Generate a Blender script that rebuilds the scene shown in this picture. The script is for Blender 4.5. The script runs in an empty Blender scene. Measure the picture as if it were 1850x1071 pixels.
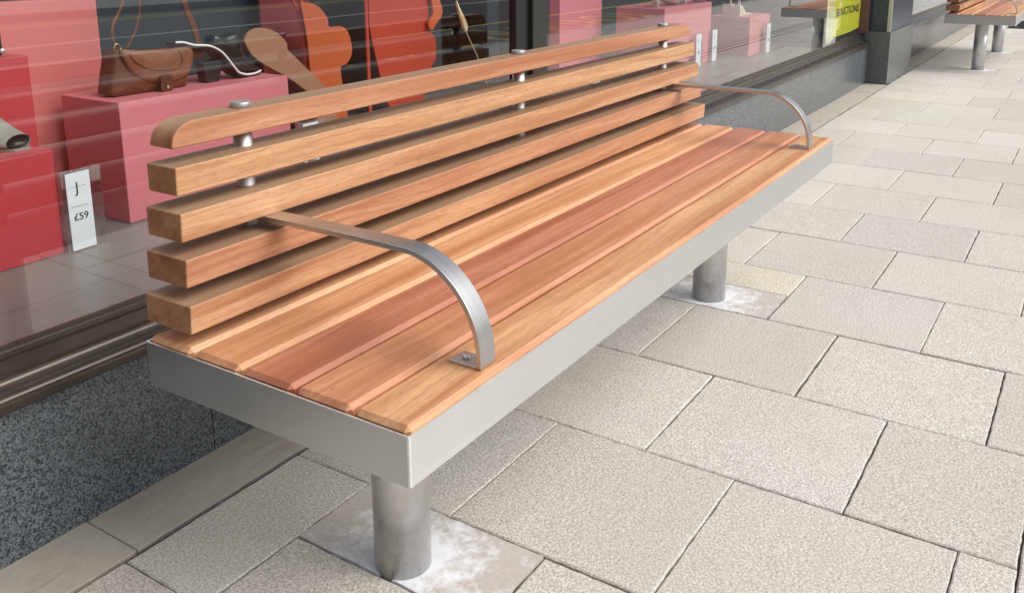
import bpy, bmesh, math, random
from mathutils import Vector, Matrix
random.seed(7)
sc = bpy.context.scene
COL = sc.collection

# ------------------------------------------------------------------ helpers
def link(o, parent=None):
    COL.objects.link(o)
    if parent is not None:
        o.parent = parent
    return o

def thing(name, label, cat, loc=(0, 0, 0), group=None):
    o = bpy.data.objects.new(name, None)
    o.empty_display_size = 0.05
    o.location = loc
    link(o)
    o['label'] = label; o['category'] = cat
    if group: o['group'] = group
    return o

def tag(o, label, cat, group=None):
    o['label'] = label; o['category'] = cat
    if group: o['group'] = group
    return o

def structure(o, label=None, cat=None):
    o['kind'] = 'structure'
    if label: o['label'] = label
    if cat: o['category'] = cat
    return o

def base_of(parent):
    v = Vector((0, 0, 0))
    while parent is not None:
        v += Vector(parent.location); parent = parent.parent
    return v

class MB:
    """collects world-space geometry that becomes one mesh object"""
    def __init__(self): self.v = []; self.f = []; self.sm = []
    def add(self, vs, fs, smooth=False):
        n = len(self.v); self.v += [tuple(x) for x in vs]
        for f in fs:
            self.f.append([i + n for i in f]); self.sm.append(smooth)
        return self
    def box(self, x0, x1, y0, y1, z0, z1):
        vs = [(x, y, z) for x in (x0, x1) for y in (y0, y1) for z in (z0, z1)]
        return self.add(vs, [(0, 1, 3, 2), (4, 6, 7, 5), (0, 4, 5, 1), (2, 3, 7, 6), (0, 2, 6, 4), (1, 5, 7, 3)])
    def prism(self, pts, axis, a, b, smooth=False):
        """pts: 2D polygon; axis the extrusion axis ('x': pts are (y,z); 'y': (x,z); 'z': (x,y))"""
        def P(p, t):
            return (t, p[0], p[1]) if axis == 'x' else ((p[0], t, p[1]) if axis == 'y' else (p[0], p[1], t))
        n = len(pts)
        vs = [P(p, a) for p in pts] + [P(p, b) for p in pts]
        k = len(self.v)
        self.v += vs
        self.f.append([k + i for i in range(n)]); self.sm.append(False)
        self.f.append([k + n + i for i in reversed(range(n))]); self.sm.append(False)
        for i in range(n):
            j = (i + 1) % n
            self.f.append([k + i, k + n + i, k + n + j, k + j]); self.sm.append(smooth)
        return self
    def lathe(self, prof, c, seg=32, axis='z'):
        k = len(self.v); m = len(prof)
        for i in range(seg):
            a = 2 * math.pi * i / seg
            for r, h in prof:
                if axis == 'z': self.v.append((c[0] + r * math.cos(a), c[1] + r * math.sin(a), c[2] + h))
                elif axis == 'y': self.v.append((c[0] + r * math.cos(a), c[1] + h, c[2] + r * math.sin(a)))
                else: self.v.append((c[0] + h, c[1] + r * math.cos(a), c[2] + r * math.sin(a)))
        for i in range(seg):
            j = (i + 1) % seg
            for q in range(m - 1):
                self.f.append([k + i * m + q, k + j * m + q, k + j * m + q + 1, k + i * m + q + 1]); self.sm.append(abs(prof[q + 1][1] - prof[q][1]) > abs(prof[q + 1][0] - prof[q][0]) * .5)
        for q in (0, m - 1):
            if prof[q][0] > 1e-6 and True:
                self.f.append([k + i * m + q for i in range(seg)]); self.sm.append(False)
        return self
    def tube(self, path, r, seg=8, flat=1.0):
        """round tube along a path; flat<1 squashes across the y axis"""
        k = len(self.v); n = len(path)
        P = [Vector(p) for p in path]
        for i, p in enumerate(P):
            t = (P[min(i + 1, n - 1)] - P[max(i - 1, 0)]).normalized()
            s = Vector((0, 1, 0))
            if abs(t.dot(s)) > .9: s = Vector((0, 0, 1))
            a = t.cross(s).normalized(); b = a.cross(t).normalized()
            rr = r[i] if isinstance(r, (list, tuple)) else r
            for j in range(seg):
                w = 2 * math.pi * j / seg
                self.v.append(tuple(p + a * rr * math.cos(w) + b * rr * flat * math.sin(w)))
        for i in range(n - 1):
            for j in range(seg):
                j2 = (j + 1) % seg
                self.f.append([k + i * seg + j, k + i * seg + j2, k + (i + 1) * seg + j2, k + (i + 1) * seg + j]); self.sm.append(True)
        self.f.append([k + j for j in range(seg)]); self.sm.append(False)
        self.f.append([k + (n - 1) * seg + j for j in reversed(range(seg))]); self.sm.append(False)
        return self
    def build(self, name, mat, parent=None, bevel=0, seg=2, color=None, origin=None):
        off = base_of(parent)
        own = Vector(origin) if origin else Vector((0, 0, 0))
        me = bpy.data.meshes.new(name)
        me.from_pydata([tuple(Vector(v) - off - (own - off if origin else own)) for v in self.v], [], self.f)
        me.validate()
        bm = bmesh.new(); bm.from_mesh(me)
        bmesh.ops.recalc_face_normals(bm, faces=bm.faces)
        bm.to_mesh(me); bm.free()
        for p, s in zip(me.polygons, self.sm): p.use_smooth = s
        me.materials.append(mat)
        o = bpy.data.objects.new(name, me)
        if origin: o.location = own - off
        link(o, parent)
        if bevel:
            m = o.modifiers.new('edge', 'BEVEL'); m.width = bevel; m.segments = seg
            m.limit_method = 'ANGLE'; m.angle_limit = math.radians(35); m.use_clamp_overlap = True
            if seg > 1:
                for p in me.polygons: p.use_smooth = True
                w = o.modifiers.new('wn', 'WEIGHTED_NORMAL'); w.keep_sharp = False
        if color: o.color = (*color, 1)
        return o

def smooth_path(pts, n=8):
    """Catmull-Rom through the points"""
    P = [Vector(p) for p in pts]; out = []
    for i in range(len(P) - 1):
        a = P[max(i - 1, 0)]; b = P[i]; c = P[i + 1]; d = P[min(i + 2, len(P) - 1)]
        for k in range(n):
            t = k / n
            out.append(0.5 * ((2 * b) + (c - a) * t + (2 * a - 5 * b + 4 * c - d) * t * t + (3 * b - a - 3 * c + d) * t ** 3))
    out.append(P[-1]); return out

def smooth_loop(pts, n=5):
    P = [Vector((*p, 0)) for p in pts]; N = len(P); out = []
    for i in range(N):
        a, b, c, d = P[i - 1], P[i], P[(i + 1) % N], P[(i + 2) % N]
        for k in range(n):
            t = k / n
            q = 0.5 * ((2 * b) + (c - a) * t + (2 * a - 5 * b + 4 * c - d) * t * t + (3 * b - a - 3 * c + d) * t ** 3)
            out.append((q.x, q.y))
    return out

# ------------------------------------------------------------------ materials
class NT:
    def __init__(self, name):
        self.m = bpy.data.materials.new(name); self.m.use_nodes = True
        self.t = self.m.node_tree; self.t.nodes.clear()
        self.out = self.t.nodes.new('ShaderNodeOutputMaterial')
    def n(self, kind, **kw):
        nd = self.t.nodes.new(kind)
        for k, v in kw.items():
            if k.startswith('_'): setattr(nd, k[1:], v)
            else:
                key = int(k[1:]) if k[0] == 'i' and k[1:].isdigit() else k.replace('__', ' ')
                if isinstance(v, bpy.types.NodeSocket): self.t.links.new(v, nd.inputs[key])
                else: nd.inputs[key].default_value = v
        return nd
    def link(self, a, b): self.t.links.new(a, b)
    def coord(self, which='Object'): return self.n('ShaderNodeTexCoord').outputs[which]
    def mapping(self, vec, scale=(1, 1, 1), loc=(0, 0, 0)):
        return self.n('ShaderNodeMapping', Vector=vec, Scale=scale, Location=loc).outputs[0]
    def noise(self, vec, scale, detail=3, rough=.5, dist=0):
        return self.n('ShaderNodeTexNoise', Vector=vec, Scale=scale, Detail=detail, Roughness=rough, Distortion=dist).outputs['Fac']
    def ramp(self, fac, stops):
        r = self.n('ShaderNodeValToRGB', Fac=fac); e = r.color_ramp.elements
        while len(e) < len(stops): e.new(.5)
        for el, (p, c) in zip(e, stops):
            el.position = p; el.color = (c, c, c, 1) if isinstance(c, (int, float)) else (*c, 1)
        return r.outputs[0]
    def mix(self, fac, a, b, mode='MIX'):
        nd = self.n('ShaderNodeMix', _data_type='RGBA', _blend_type=mode)
        for idx, v in ((0, fac), (6, a), (7, b)):
            if isinstance(v, bpy.types.NodeSocket): self.link(v, nd.inputs[idx])
            else: nd.inputs[idx].default_value = v if idx == 0 else ((*v, 1) if len(v) == 3 else v)
        return nd.outputs[2]
    def math(self, op, a, b=0.0, c=None):
        nd = self.n('ShaderNodeMath', _operation=op)
        for i, v in enumerate((a, b) if c is None else (a, b, c)):
            if isinstance(v, bpy.types.NodeSocket): self.link(v, nd.inputs[i])
            else: nd.inputs[i].default_value = v
        return nd.outputs[0]
    def bump(self, h, strength=.3, dist=.001, normal=None):
        nd = self.n('ShaderNodeBump', Height=h, Strength=strength, Distance=dist)
        if normal is not None: self.link(normal, nd.inputs['Normal'])
        return nd.outputs[0]
    def bsdf(self, color, rough=.5, metal=0., normal=None, spec=.5, coat=0.):
        b = self.n('ShaderNodeBsdfPrincipled')
        for k, v in (('Base Color', color), ('Roughness', rough), ('Metallic', metal), ('Specular IOR Level', spec), ('Coat Weight', coat)):
            if isinstance(v, bpy.types.NodeSocket): self.link(v, b.inputs[k])
            elif k == 'Base Color': b.inputs[k].default_value = (*v, 1)
            else: b.inputs[k].default_value = v
        if normal is not None: self.link(normal, b.inputs['Normal'])
        self.link(b.outputs[0], self.out.inputs[0]); self.b = b
        return self.m

def srgb(r, g, b):
    f = lambda c: (c / 255 / 12.92) if c / 255 <= .04045 else ((c / 255 + .055) / 1.055) ** 2.4
    return (f(r), f(g), f(b))

def wood_material():
    t = NT('oiled_hardwood')
    oi = t.n('ShaderNodeObjectInfo')
    co = t.coord()
    rnd = t.n('ShaderNodeVectorMath', _operation='SCALE', i0=(3.1, 1.7, 2.3)); t.link(oi.outputs['Random'], rnd.inputs['Scale'])
    v = t.n('ShaderNodeVectorMath', _operation='ADD', i0=co, i1=rnd.outputs[0]).outputs[0]
    warp = t.n('ShaderNodeTexNoise', Vector=t.mapping(v, (1.6, 5, 5)), Scale=1.0, Detail=2).outputs['Color']
    wv = t.n('ShaderNodeVectorMath', _operation='MULTIPLY_ADD', i0=warp, i1=(0.0, .05, .05), i2=v).outputs[0]
    # growth rings: nearly straight along x, curved in the y-z section
    ring = t.n('ShaderNodeTexWave', _wave_type='RINGS', _rings_direction='X', Vector=t.mapping(wv, (.35, 1, 1)), Scale=26, Distortion=2.5, Detail=2.5)
    ring.inputs['Detail Scale'].default_value = 1.3
    bands = t.noise(t.mapping(wv, (1.0, 22, 22)), 1.0, 4, .55)
    fib = t.noise(t.mapping(v, (7, 260, 260)), 1.0, 3, .6)
    pore = t.noise(t.mapping(v, (40, 700, 700)), 1.0, 2, .5)
    blot = t.noise(t.mapping(v, (2.2, 9, 9)), 1.0, 3, .5)
    tint = oi.outputs['Color']
    dark = t.mix(1.0, tint, (.70, .56, .47), 'MULTIPLY')
    light = t.mix(1.0, tint, (1.02, 1.03, 1.02), 'MULTIPLY')
    c = t.mix(t.ramp(bands, [(.38, 0.), (.60, 1.)]), dark, light)
    c = t.mix(t.math('MULTIPLY', t.ramp(ring.outputs['Fac'], [(0., 1.), (.30, .0)]), t.math('MULTIPLY', t.ramp(blot, [(.35, .1), (.65, 1.)]), .5)), c, t.mix(1.0, dark, (.85, .75, .7), 'MULTIPLY'))
    c = t.mix(t.math('MULTIPLY', t.ramp(fib, [(.38, 1.), (.58, 0.)]), .42), c, t.mix(1.0, tint, (.66, .56, .5), 'MULTIPLY'))
    c = t.mix(t.math('MULTIPLY', t.ramp(pore, [(.36, 1.), (.46, 0.)]), .34), c, (.18, .085, .05))
    c = t.mix(t.math('MULTIPLY', t.ramp(blot, [(.5, 0.), (.75, 1.)]), .35), c, t.mix(1.0, tint, (.80, .62, .58), 'MULTIPLY'))
    fig = t.noise(t.mapping(wv, (.8, 34, 34), (4, 1, 2)), 1.0, 3, .5, .6)
    c = t.mix(t.math('MULTIPLY', t.ramp(fig, [(.60, 0.), (.68, 1.)]), .55), c, t.mix(1.0, tint, (.52, .34, .27), 'MULTIPLY'))
    sp = t.noise(t.mapping(v, (24, 60, 60), (2, 7, 1)), 1.0, 3, .6)
    c = t.mix(t.math('MULTIPLY', t.ramp(sp, [(.72, 0.), (.77, 1.)]), .7), c, (.10, .045, .025))
    # silvered dirt that settles on faces that look up
    geo = t.n('ShaderNodeNewGeometry')
    sep = t.n('ShaderNodeSeparateXYZ', Vector=geo.outputs['Normal'])
    up = t.math('MULTIPLY', t.ramp(sep.outputs['Z'], [(.75, 0.), (.98, 1.)]), t.ramp(t.noise(t.mapping(v, (4, 24, 24)), 1, 4, .65), [(.4, 0.), (.75, 1.)]))
    c = t.mix(t.math('MULTIPLY', up, .18), c, (.20, .15, .105))
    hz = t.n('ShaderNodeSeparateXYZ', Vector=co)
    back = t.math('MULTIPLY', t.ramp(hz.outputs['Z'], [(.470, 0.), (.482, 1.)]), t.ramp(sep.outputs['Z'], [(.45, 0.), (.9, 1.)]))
    c = t.mix(t.math('MULTIPLY', back, t.math('ADD', .50, t.math('MULTIPLY', blot, .35))), c, (.23, .165, .105))  # back-slat tops: weathering plus occlusion shade, both put into the colour
    # lighter, redder arrises on the seat slats
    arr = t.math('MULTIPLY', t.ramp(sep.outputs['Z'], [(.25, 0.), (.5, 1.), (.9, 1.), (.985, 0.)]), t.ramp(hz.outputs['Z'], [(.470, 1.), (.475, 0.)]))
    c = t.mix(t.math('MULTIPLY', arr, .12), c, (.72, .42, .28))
    # end grain reads darker
    ends = t.ramp(t.math('ABSOLUTE', sep.outputs['X']), [(.6, 0.), (.95, 1.)])
    c = t.mix(t.math('MULTIPLY', ends, .85), c, t.mix(1.0, c, (.56, .48, .40), 'MULTIPLY'))
    h = t.math('ADD', t.math('MULTIPLY', fib, .6), t.math('MULTIPLY', pore, .5))
    return t.bsdf(c, t.ramp(bands, [(.2, .5), (.8, .38)]), 0, t.bump(h, .35, .0006), spec=.4)

def steel_material(name='brushed_stainless_steel', axis='x', base=.60, rough=.30, dirt=0., aniso=0.):
    t = NT(name); co = t.coord()
    sc_ = {'x': (3, 420, 420), 'z': (160, 160, 2), 'n': (260, 3, 3)}[axis]
    br = t.noise(t.mapping(co, sc_), 1.0, 3, .6)
    cl = t.noise(co, 6, 3, .5)
    c = t.mix(br, (base * .86,) * 3, (base * 1.06, base * 1.06, base * 1.05))
    r = t.math('ADD', t.math('MULTIPLY', br, .14), t.math('ADD', t.math('MULTIPLY', cl, .12), rough - .12))
    if dirt:
        s = t.n('ShaderNodeSeparateXYZ', Vector=co)
        low = t.ramp(s.outputs['Z'], [(.0, 1.), (.20, 0.)])
        k = t.math('MULTIPLY', low, t.ramp(t.noise(co, 38, 5, .7), [(.42, 0.), (.62, 1.)]))
        c = t.mix(t.math('MULTIPLY', k, dirt), c, (.10, .09, .075))
        r = t.math('ADD', r, t.math('MULTIPLY', k, .3))
    m = t.bsdf(c, r, 1.0, t.bump(br, .12, .0003))
    if aniso:
        t.b.inputs['Anisotropic'].default_value = aniso
        t.link(t.n('ShaderNodeCombineXYZ', X=0., Y=0., Z=1.).outputs[0], t.b.inputs['Tangent'])
    return m

def slab_material():
    t = NT('granite_aggregate_paving'); co = t.coord()
    at = t.n('ShaderNodeAttribute', _attribute_name='tone').outputs['Color']
    g1 = t.noise(co, 210, 4, .75)
    g2 = t.n('ShaderNodeTexVoronoi', Vector=co, Scale=260).outputs['Distance']
    g3 = t.noise(co, 620, 2, .5)
    big = t.noise(co, 2.6, 5, .6); mid = t.noise(co, 14, 5, .65)
    c = t.mix(t.ramp(g1, [(.36, 0.), (.66, 1.)]), (.35, .332, .303), (.83, .80, .755))
    c = t.mix(t.math('MULTIPLY', t.ramp(g3, [(.35, 1.), (.46, 0.)]), .7), c, (.115, .105, .095))
    c = t.mix(t.math('MULTIPLY', t.ramp(g2, [(.0, 1.), (.28, 0.)]), .22), c, (.72, .70, .65))
    c = t.mix(1.0, c, at, 'MULTIPLY')
    c = t.mix(t.math('MULTIPLY', t.ramp(big, [(.45, 0.), (.72, 1.)]), .22), c, (.47, .42, .35))
    c = t.mix(t.math('MULTIPLY', t.ramp(mid, [(.52, 0.), (.8, 1.)]), .20), c, (.30, .275, .24))
    # slabs turn darker and browner towards the building
    s = t.n('ShaderNodeSeparateXYZ', Vector=co)
    nearwall = t.math('MULTIPLY', t.ramp(t.math('ADD', s.outputs['Y'], t.math('MULTIPLY', mid, .12)), [(.36, 0.), (.74, 1.)]), .38)
    c = t.mix(nearwall, c, t.mix(1.0, c, (.60, .55, .48), 'MULTIPLY'))
    gum = t.n('ShaderNodeTexVoronoi', Vector=t.mapping(co, (1, 1, .01)), Scale=2.6)
    gk = t.math('LESS_THAN', t.math('ADD', gum.outputs['Distance'], t.math('MULTIPLY', mid, .05)), .052)
    gs = t.math('GREATER_THAN', t.n('ShaderNodeSeparateColor', Color=gum.outputs['Color']).outputs[0], .62)
    c = t.mix(t.math('MULTIPLY', t.math('MULTIPLY', gk, gs), .30), c, (.20, .19, .17))
    h = t.math('ADD', g1, t.math('MULTIPLY', g2, -.5))
    return t.bsdf(c, .82, 0, t.bump(h, .42, .0013), spec=.3)

def granite_material(name, a, b, rough=.22, scale=330, spec=.5):
    t = NT(name); co = t.coord()
    g = t.noise(co, scale, 3, .7); v = t.n('ShaderNodeTexVoronoi', Vector=co, Scale=scale * .62).outputs['Color']
    vs = t.n('ShaderNodeSeparateColor', Color=v).outputs[0]
    c = t.mix(t.ramp(t.math('ADD', t.math('MULTIPLY', g, .6), t.math('MULTIPLY', vs, .4)), [(.34, 0.), (.68, 1.)]), a, b)
    c = t.mix(t.math('MULTIPLY', t.ramp(t.noise(co, 3.5, 4, .6), [(.4, 0.), (.7, 1.)]), .25), c, (.10, .11, .115))
    return t.bsdf(c, t.math('ADD', rough, t.math('MULTIPLY', g, .12)), 0, t.bump(g, .12, .0005), spec=spec)

def plain(name, col, rough=.5, metal=0., n=.12, scale=18, spec=.5, coat=0., bump=0.):
    t = NT(name); co = t.coord()
    f = t.noise(co, scale, 4, .6)
    c = t.mix(f, tuple(x * (1 - n) for x in col), tuple(min(1, x * (1 + n)) for x in col))
    nm = t.bump(t.noise(co, scale * 12, 3, .6), bump, .0006) if bump else None
    return t.bsdf(c, rough, metal, nm, spec=spec, coat=coat)

def glass_material(name='window_glass', tint=(.93, .96, .95)):
    t = NT(name)
    geo = t.n('ShaderNodeNewGeometry')
    d = t.n('ShaderNodeVectorMath', _operation='DOT_PRODUCT', i0=geo.outputs['Incoming'], i1=geo.outputs['Normal']).outputs['Value']
    k = t.math('SUBTRACT', 1.0, t.math('ABSOLUTE', d))
    F = t.math('ADD', t.math('MULTIPLY', t.math('POWER', k, 4.2), .94), .06)
    R = t.math('DIVIDE', t.math('MULTIPLY', F, 2.0), t.math('ADD', F, 1.0))
    tr = t.n('ShaderNodeBsdfTransparent', Color=(*tint, 1))
    nz = t.noise(t.coord(), 1.3, 2, .5)
    gl = t.n('ShaderNodeBsdfGlossy', Color=(.96, .98, 1, 1), Roughness=.012, Normal=t.bump(nz, .25, .0012))
    mx = t.n('ShaderNodeMixShader', Fac=R, i1=tr.outputs[0], i2=gl.outputs[0])
    t.link(mx.outputs[0], t.out.inputs[0])
    return t.m

def clear_plastic():
    t = NT('clear_acrylic')
    lw = t.n('ShaderNodeLayerWeight', Blend=.25)
    tr = t.n('ShaderNodeBsdfTransparent', Color=(.90, .88, .88, 1))
    gl = t.n('ShaderNodeBsdfGlossy', Color=(1, 1, 1, 1), Roughness=.05)
    mx = t.n('ShaderNodeMixShader', Fac=t.math('ADD', .09, t.math('MULTIPLY', lw.outputs['Facing'], .6)), i1=tr.outputs[0], i2=gl.outputs[0])
    t.link(mx.outputs[0], t.out.inputs[0]); return t.m

def patch_material():
    t = NT('mortar_with_lime_bloom'); co = t.coord()
    n1 = t.noise(co, 22, 8, .74, .2); n2 = t.noise(co, 90, 4, .6); n3 = t.noise(co, 7, 3, .5)
    c = t.mix(n2, (.40, .375, .355), (.56, .53, .50))
    c = t.mix(t.ramp(n3, [(.4, 0.), (.65, .45)]), c, (.44, .36, .30))
    ln = t.n('ShaderNodeVectorMath', _operation='LENGTH', i0=co).outputs['Value']
    near = t.ramp(t.math('ADD', ln, t.math('MULTIPLY', n1, .05)), [(.07, .95), (.20, .25)])
    w = t.ramp(t.math('ADD', t.math('MULTIPLY', near, .40), n1), [(.64, 0.), (.84, .9)])
    c = t.mix(w, c, (.80, .82, .87))
    return t.bsdf(c, .85, 0, t.bump(t.math('ADD', n1, t.math('MULTIPLY', n2, .4)), .5, .002), spec=.25)

def asphalt_material():
    t = NT('asphalt'); co = t.coord()
    g = t.noise(co, 120, 3, .7); b = t.noise(co, .7, 4, .6)
    c = t.mix(g, (.030, .033, .037), (.085, .088, .092))
    c = t.mix(t.math('MULTIPLY', b, .4), c, (.10, .10, .10))
    return t.bsdf(c, .8, 0, t.bump(g, .4, .003))

def deck_material():
    t = NT('polished_stone_tile'); co = t.coord()
    br = t.n('ShaderNodeTexBrick', Vector=t.mapping(co, (1, 1, 1), (.12, .06, 0)), Scale=1.0)
    br.offset = 0.0
    br.inputs['Brick Width'].default_value = .42; br.inputs['Row Height'].default_value = .30
    br.inputs['Mortar Size'].default_value = .0022; br.inputs['Mortar Smooth'].default_value = .2
    br.inputs['Color1'].default_value = (.17, .158, .15, 1); br.inputs['Color2'].default_value = (.20, .185, .175, 1)
    br.inputs['Mortar'].default_value = (.04, .036, .035, 1)
    n = t.noise(co, 7, 5, .65); f = t.noise(co, 160, 3, .6)
    c = t.mix(t.math('MULTIPLY', n, .5), br.outputs['Color'], (.23, .215, .20))
    c = t.mix(t.math('MULTIPLY', f, .25), c, (.10, .095, .09))
    return t.bsdf(c, .38, 0, None, spec=.5)

def bronze_material():
    t = NT('weathered_bronze'); co = t.coord()
    st = t.noise(t.mapping(co, (2.5, 60, 60)), 1, 4, .65); b = t.noise(co, 16, 5, .65)
    c = t.mix(b, (.07, .058, .048), (.125, .106, .09))
    c = t.mix(t.math('MULTIPLY', t.ramp(st, [(.5, 0.), (.75, 1.)]), .2), c, (.22, .20, .18))
    return t.bsdf(c, t.math('ADD', .20, t.math('MULTIPLY', b, .12)), .75, t.bump(st, .15, .0006))

WOOD = wood_material()
STEEL = steel_material(base=.84, rough=.42, aniso=.8)
STEEL_END = steel_material('cross_brushed_steel_painted_shade', 'n', .50, .34)  # low base colour paints in the dim surroundings on the end faces
STEEL_ARM = steel_material('satin_steel_band', 'n', .60, .30)
STEEL_LEG = steel_material('satin_steel_tube', 'z', .66, .36, .25)
STEEL_POST = steel_material('satin_steel_rod', 'z', .58, .46)
SLAB = slab_material()
GRAN_WALL = granite_material('polished_grey_granite', (.022, .027, .034), (.20, .22, .24), .14, 560)
GRAN_PLINTH = granite_material('flamed_grey_granite', (.05, .055, .06), (.19, .195, .20), .30, 560)
GRAN_SHAFT = granite_material('polished_black_granite', (.020, .028, .042), (.055, .070, .095), .22, 300)
BRONZE = bronze_material()
GLASS = glass_material()
ACRYLIC = clear_plastic()
PATCH = patch_material()
ASPHALT = asphalt_material()
DECK = deck_material()
BLACK = plain('black_paint', (.012, .012, .013), .35, n=.2)
FRAME = plain('dark_olive_frame_paint', (.022, .023, .018), .3, n=.25, scale=9)
NAVY = plain('slate_blue_backdrop', (.018, .026, .035), .6, n=.2, scale=4)
BED = plain('joint_sand_and_dirt', (.095, .082, .066), .95, n=.5, scale=60)
PINK = plain('pink_painted_board', (.68, .20, .232), .42, n=.05, scale=5)
SALMON = plain('salmon_painted_board', (.66, .175, .17), .45, n=.05, scale=4)
RED = plain('red_painted_board', (.50, .042, .055), .42, n=.07, scale=5)
DRED = plain('crimson_card', (.20, .012, .02), .5, n=.1)
ORANGE = plain('orange_card', (.56, .10, .02), .5, n=.08, scale=6)
RORANGE = plain('red_orange_card', (.46, .042, .014), .5, n=.08, scale=6)
CORAL = plain('coral_card', (.85, .11, .11), .5, n=.05)
TAN = plain('tan_card', (.42, .20, .115), .6, n=.1, scale=6)
LEATHER_L = plain('worn_tan_leather', (.21, .075, .032), .5, n=.4, scale=26, bump=.35)
LEATHER = plain('tan_leather', (.120, .036, .013), .5, n=.35, scale=22, bump=.25)
LEATHER_D = plain('dark_tan_leather', (.085, .022, .008), .5, n=.3, scale=30)
GOLD = plain('brass', (.75, .52, .22), .28, 1., n=.1)
PALEGOLD = plain('pale_gold', (.80, .64, .40), .35, .6, n=.1)
PATENT = plain('black_patent_leather', (.006, .007, .008), .22, n=.2, spec=.7)
WHITE = plain('white_paint', (.80, .80, .80), .4, n=.04)
PAPER = plain('white_card', (.78, .82, .88), .6, n=.03)
INK = plain('black_ink', (.01, .01, .012), .6)
SUEDE = plain('grey_green_suede', (.27, .265, .235), .7, n=.15, scale=40)
SILVER = plain('crinkled_silver_leather', (.55, .57, .52), .28, .7, n=.3, scale=60, bump=.6)
CREAM = plain('cream_leather', (.62, .56, .42), .5, n=.1)
YELLOW = plain('fluorescent_yellow_paper', (.84, .83, .015), .5, n=.05, scale=3)
PALEY = plain('pale_yellow_paper', (.80, .83, .45), .5, n=.05)
TEAL = plain('teal_glaze', (.03, .32, .40), .2, n=.2)
KERBM = granite_material('kerb_granite', (.20, .20, .20), (.46, .46, .45), .6, 200)
ROADY = plain('worn_yellow_road_paint', (.62, .55, .12), .7, n=.3, scale=25)
ROADW = plain('worn_white_road_paint', (.72, .72, .70), .7, n=.25, scale=25)
IRON = plain('cast_iron', (.03, .03, .032), .5, .6, n=.3)
RENDERW = plain('painted_facade', (.30, .29, .28), .7, n=.08)
MAROON = plain('bronze_brown_frame', (.12, .065, .055), .35, .4, n=.2)
MARK = plain('burnt_mark', (.045, .022, .012), .7)

# ------------------------------------------------------------------ text
def text_mesh(name, body, mat, parent, size, loc, right, up, width=None, bold=0.0, extrude=.0004, align='CENTER'):
    """flat lettering: loc = world centre of baseline, right/up = world directions"""
    cu = bpy.data.curves.new(name, 'FONT'); cu.body = body; cu.size = size
    cu.align_x = align; cu.extrude = extrude; cu.offset = bold
    tmp = bpy.data.objects.new(name + '_src', cu); COL.objects.link(tmp)
    bpy.context.view_layer.update()
    dg = bpy.context.evaluated_depsgraph_get()
    me = bpy.data.meshes.new_from_object(tmp.evaluated_get(dg))
    bpy.data.objects.remove(tmp); bpy.data.curves.remove(cu)
    xs = [v.co.x for v in me.vertices]
    k = width / (max(xs) - min(xs)) if width else 1.0
    R = Vector(right).normalized(); U = Vector(up).normalized(); N = R.cross(U)
    off = base_of(parent)
    for v in me.vertices:
        v.co = Vector(loc) + R * v.co.x * k + U * v.co.y + N * v.co.z - off
    me.materials.clear(); me.materials.append(mat)
    o = bpy.data.objects.new(name, me); link(o, parent); return o

# ------------------------------------------------------------------ ground
g = MB(); g.box(-400, 400, -400, 400, -.45, -.30)
structure(g.build('ground', plain('distant_ground', (.16, .155, .15), .9)))
g = MB(); g.box(-60, 90, -11.4, -3.02, -.20, -.12)
structure(g.build('road', ASPHALT))
g = MB(); g.box(-60, 90, -26, -11.55, -.20, -.01)
structure(g.build('far_pavement', plain('far_paving', (.36, .35, .33), .85, n=.15, scale=3)))
g = MB()
for i in range(60):
    x = -16 + i * .915
    g.box(x, x + .910, -3.02, -2.88, -.20, .0 + random.uniform(-.001, .001))
structure(g.build('kerb', KERBM, bevel=.006))
g = MB()
for i in range(60):
    x = -16 + i * .915
    g.box(x, x + .910, -11.55, -11.4, -.20, .0)
structure(g.build('far_kerb', KERBM, bevel=.006))
g = MB(); g.box(-60, 90, -2.88, .86, -.2, -.0075)
structure(g.build('pavement_bed', BED))

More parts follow.
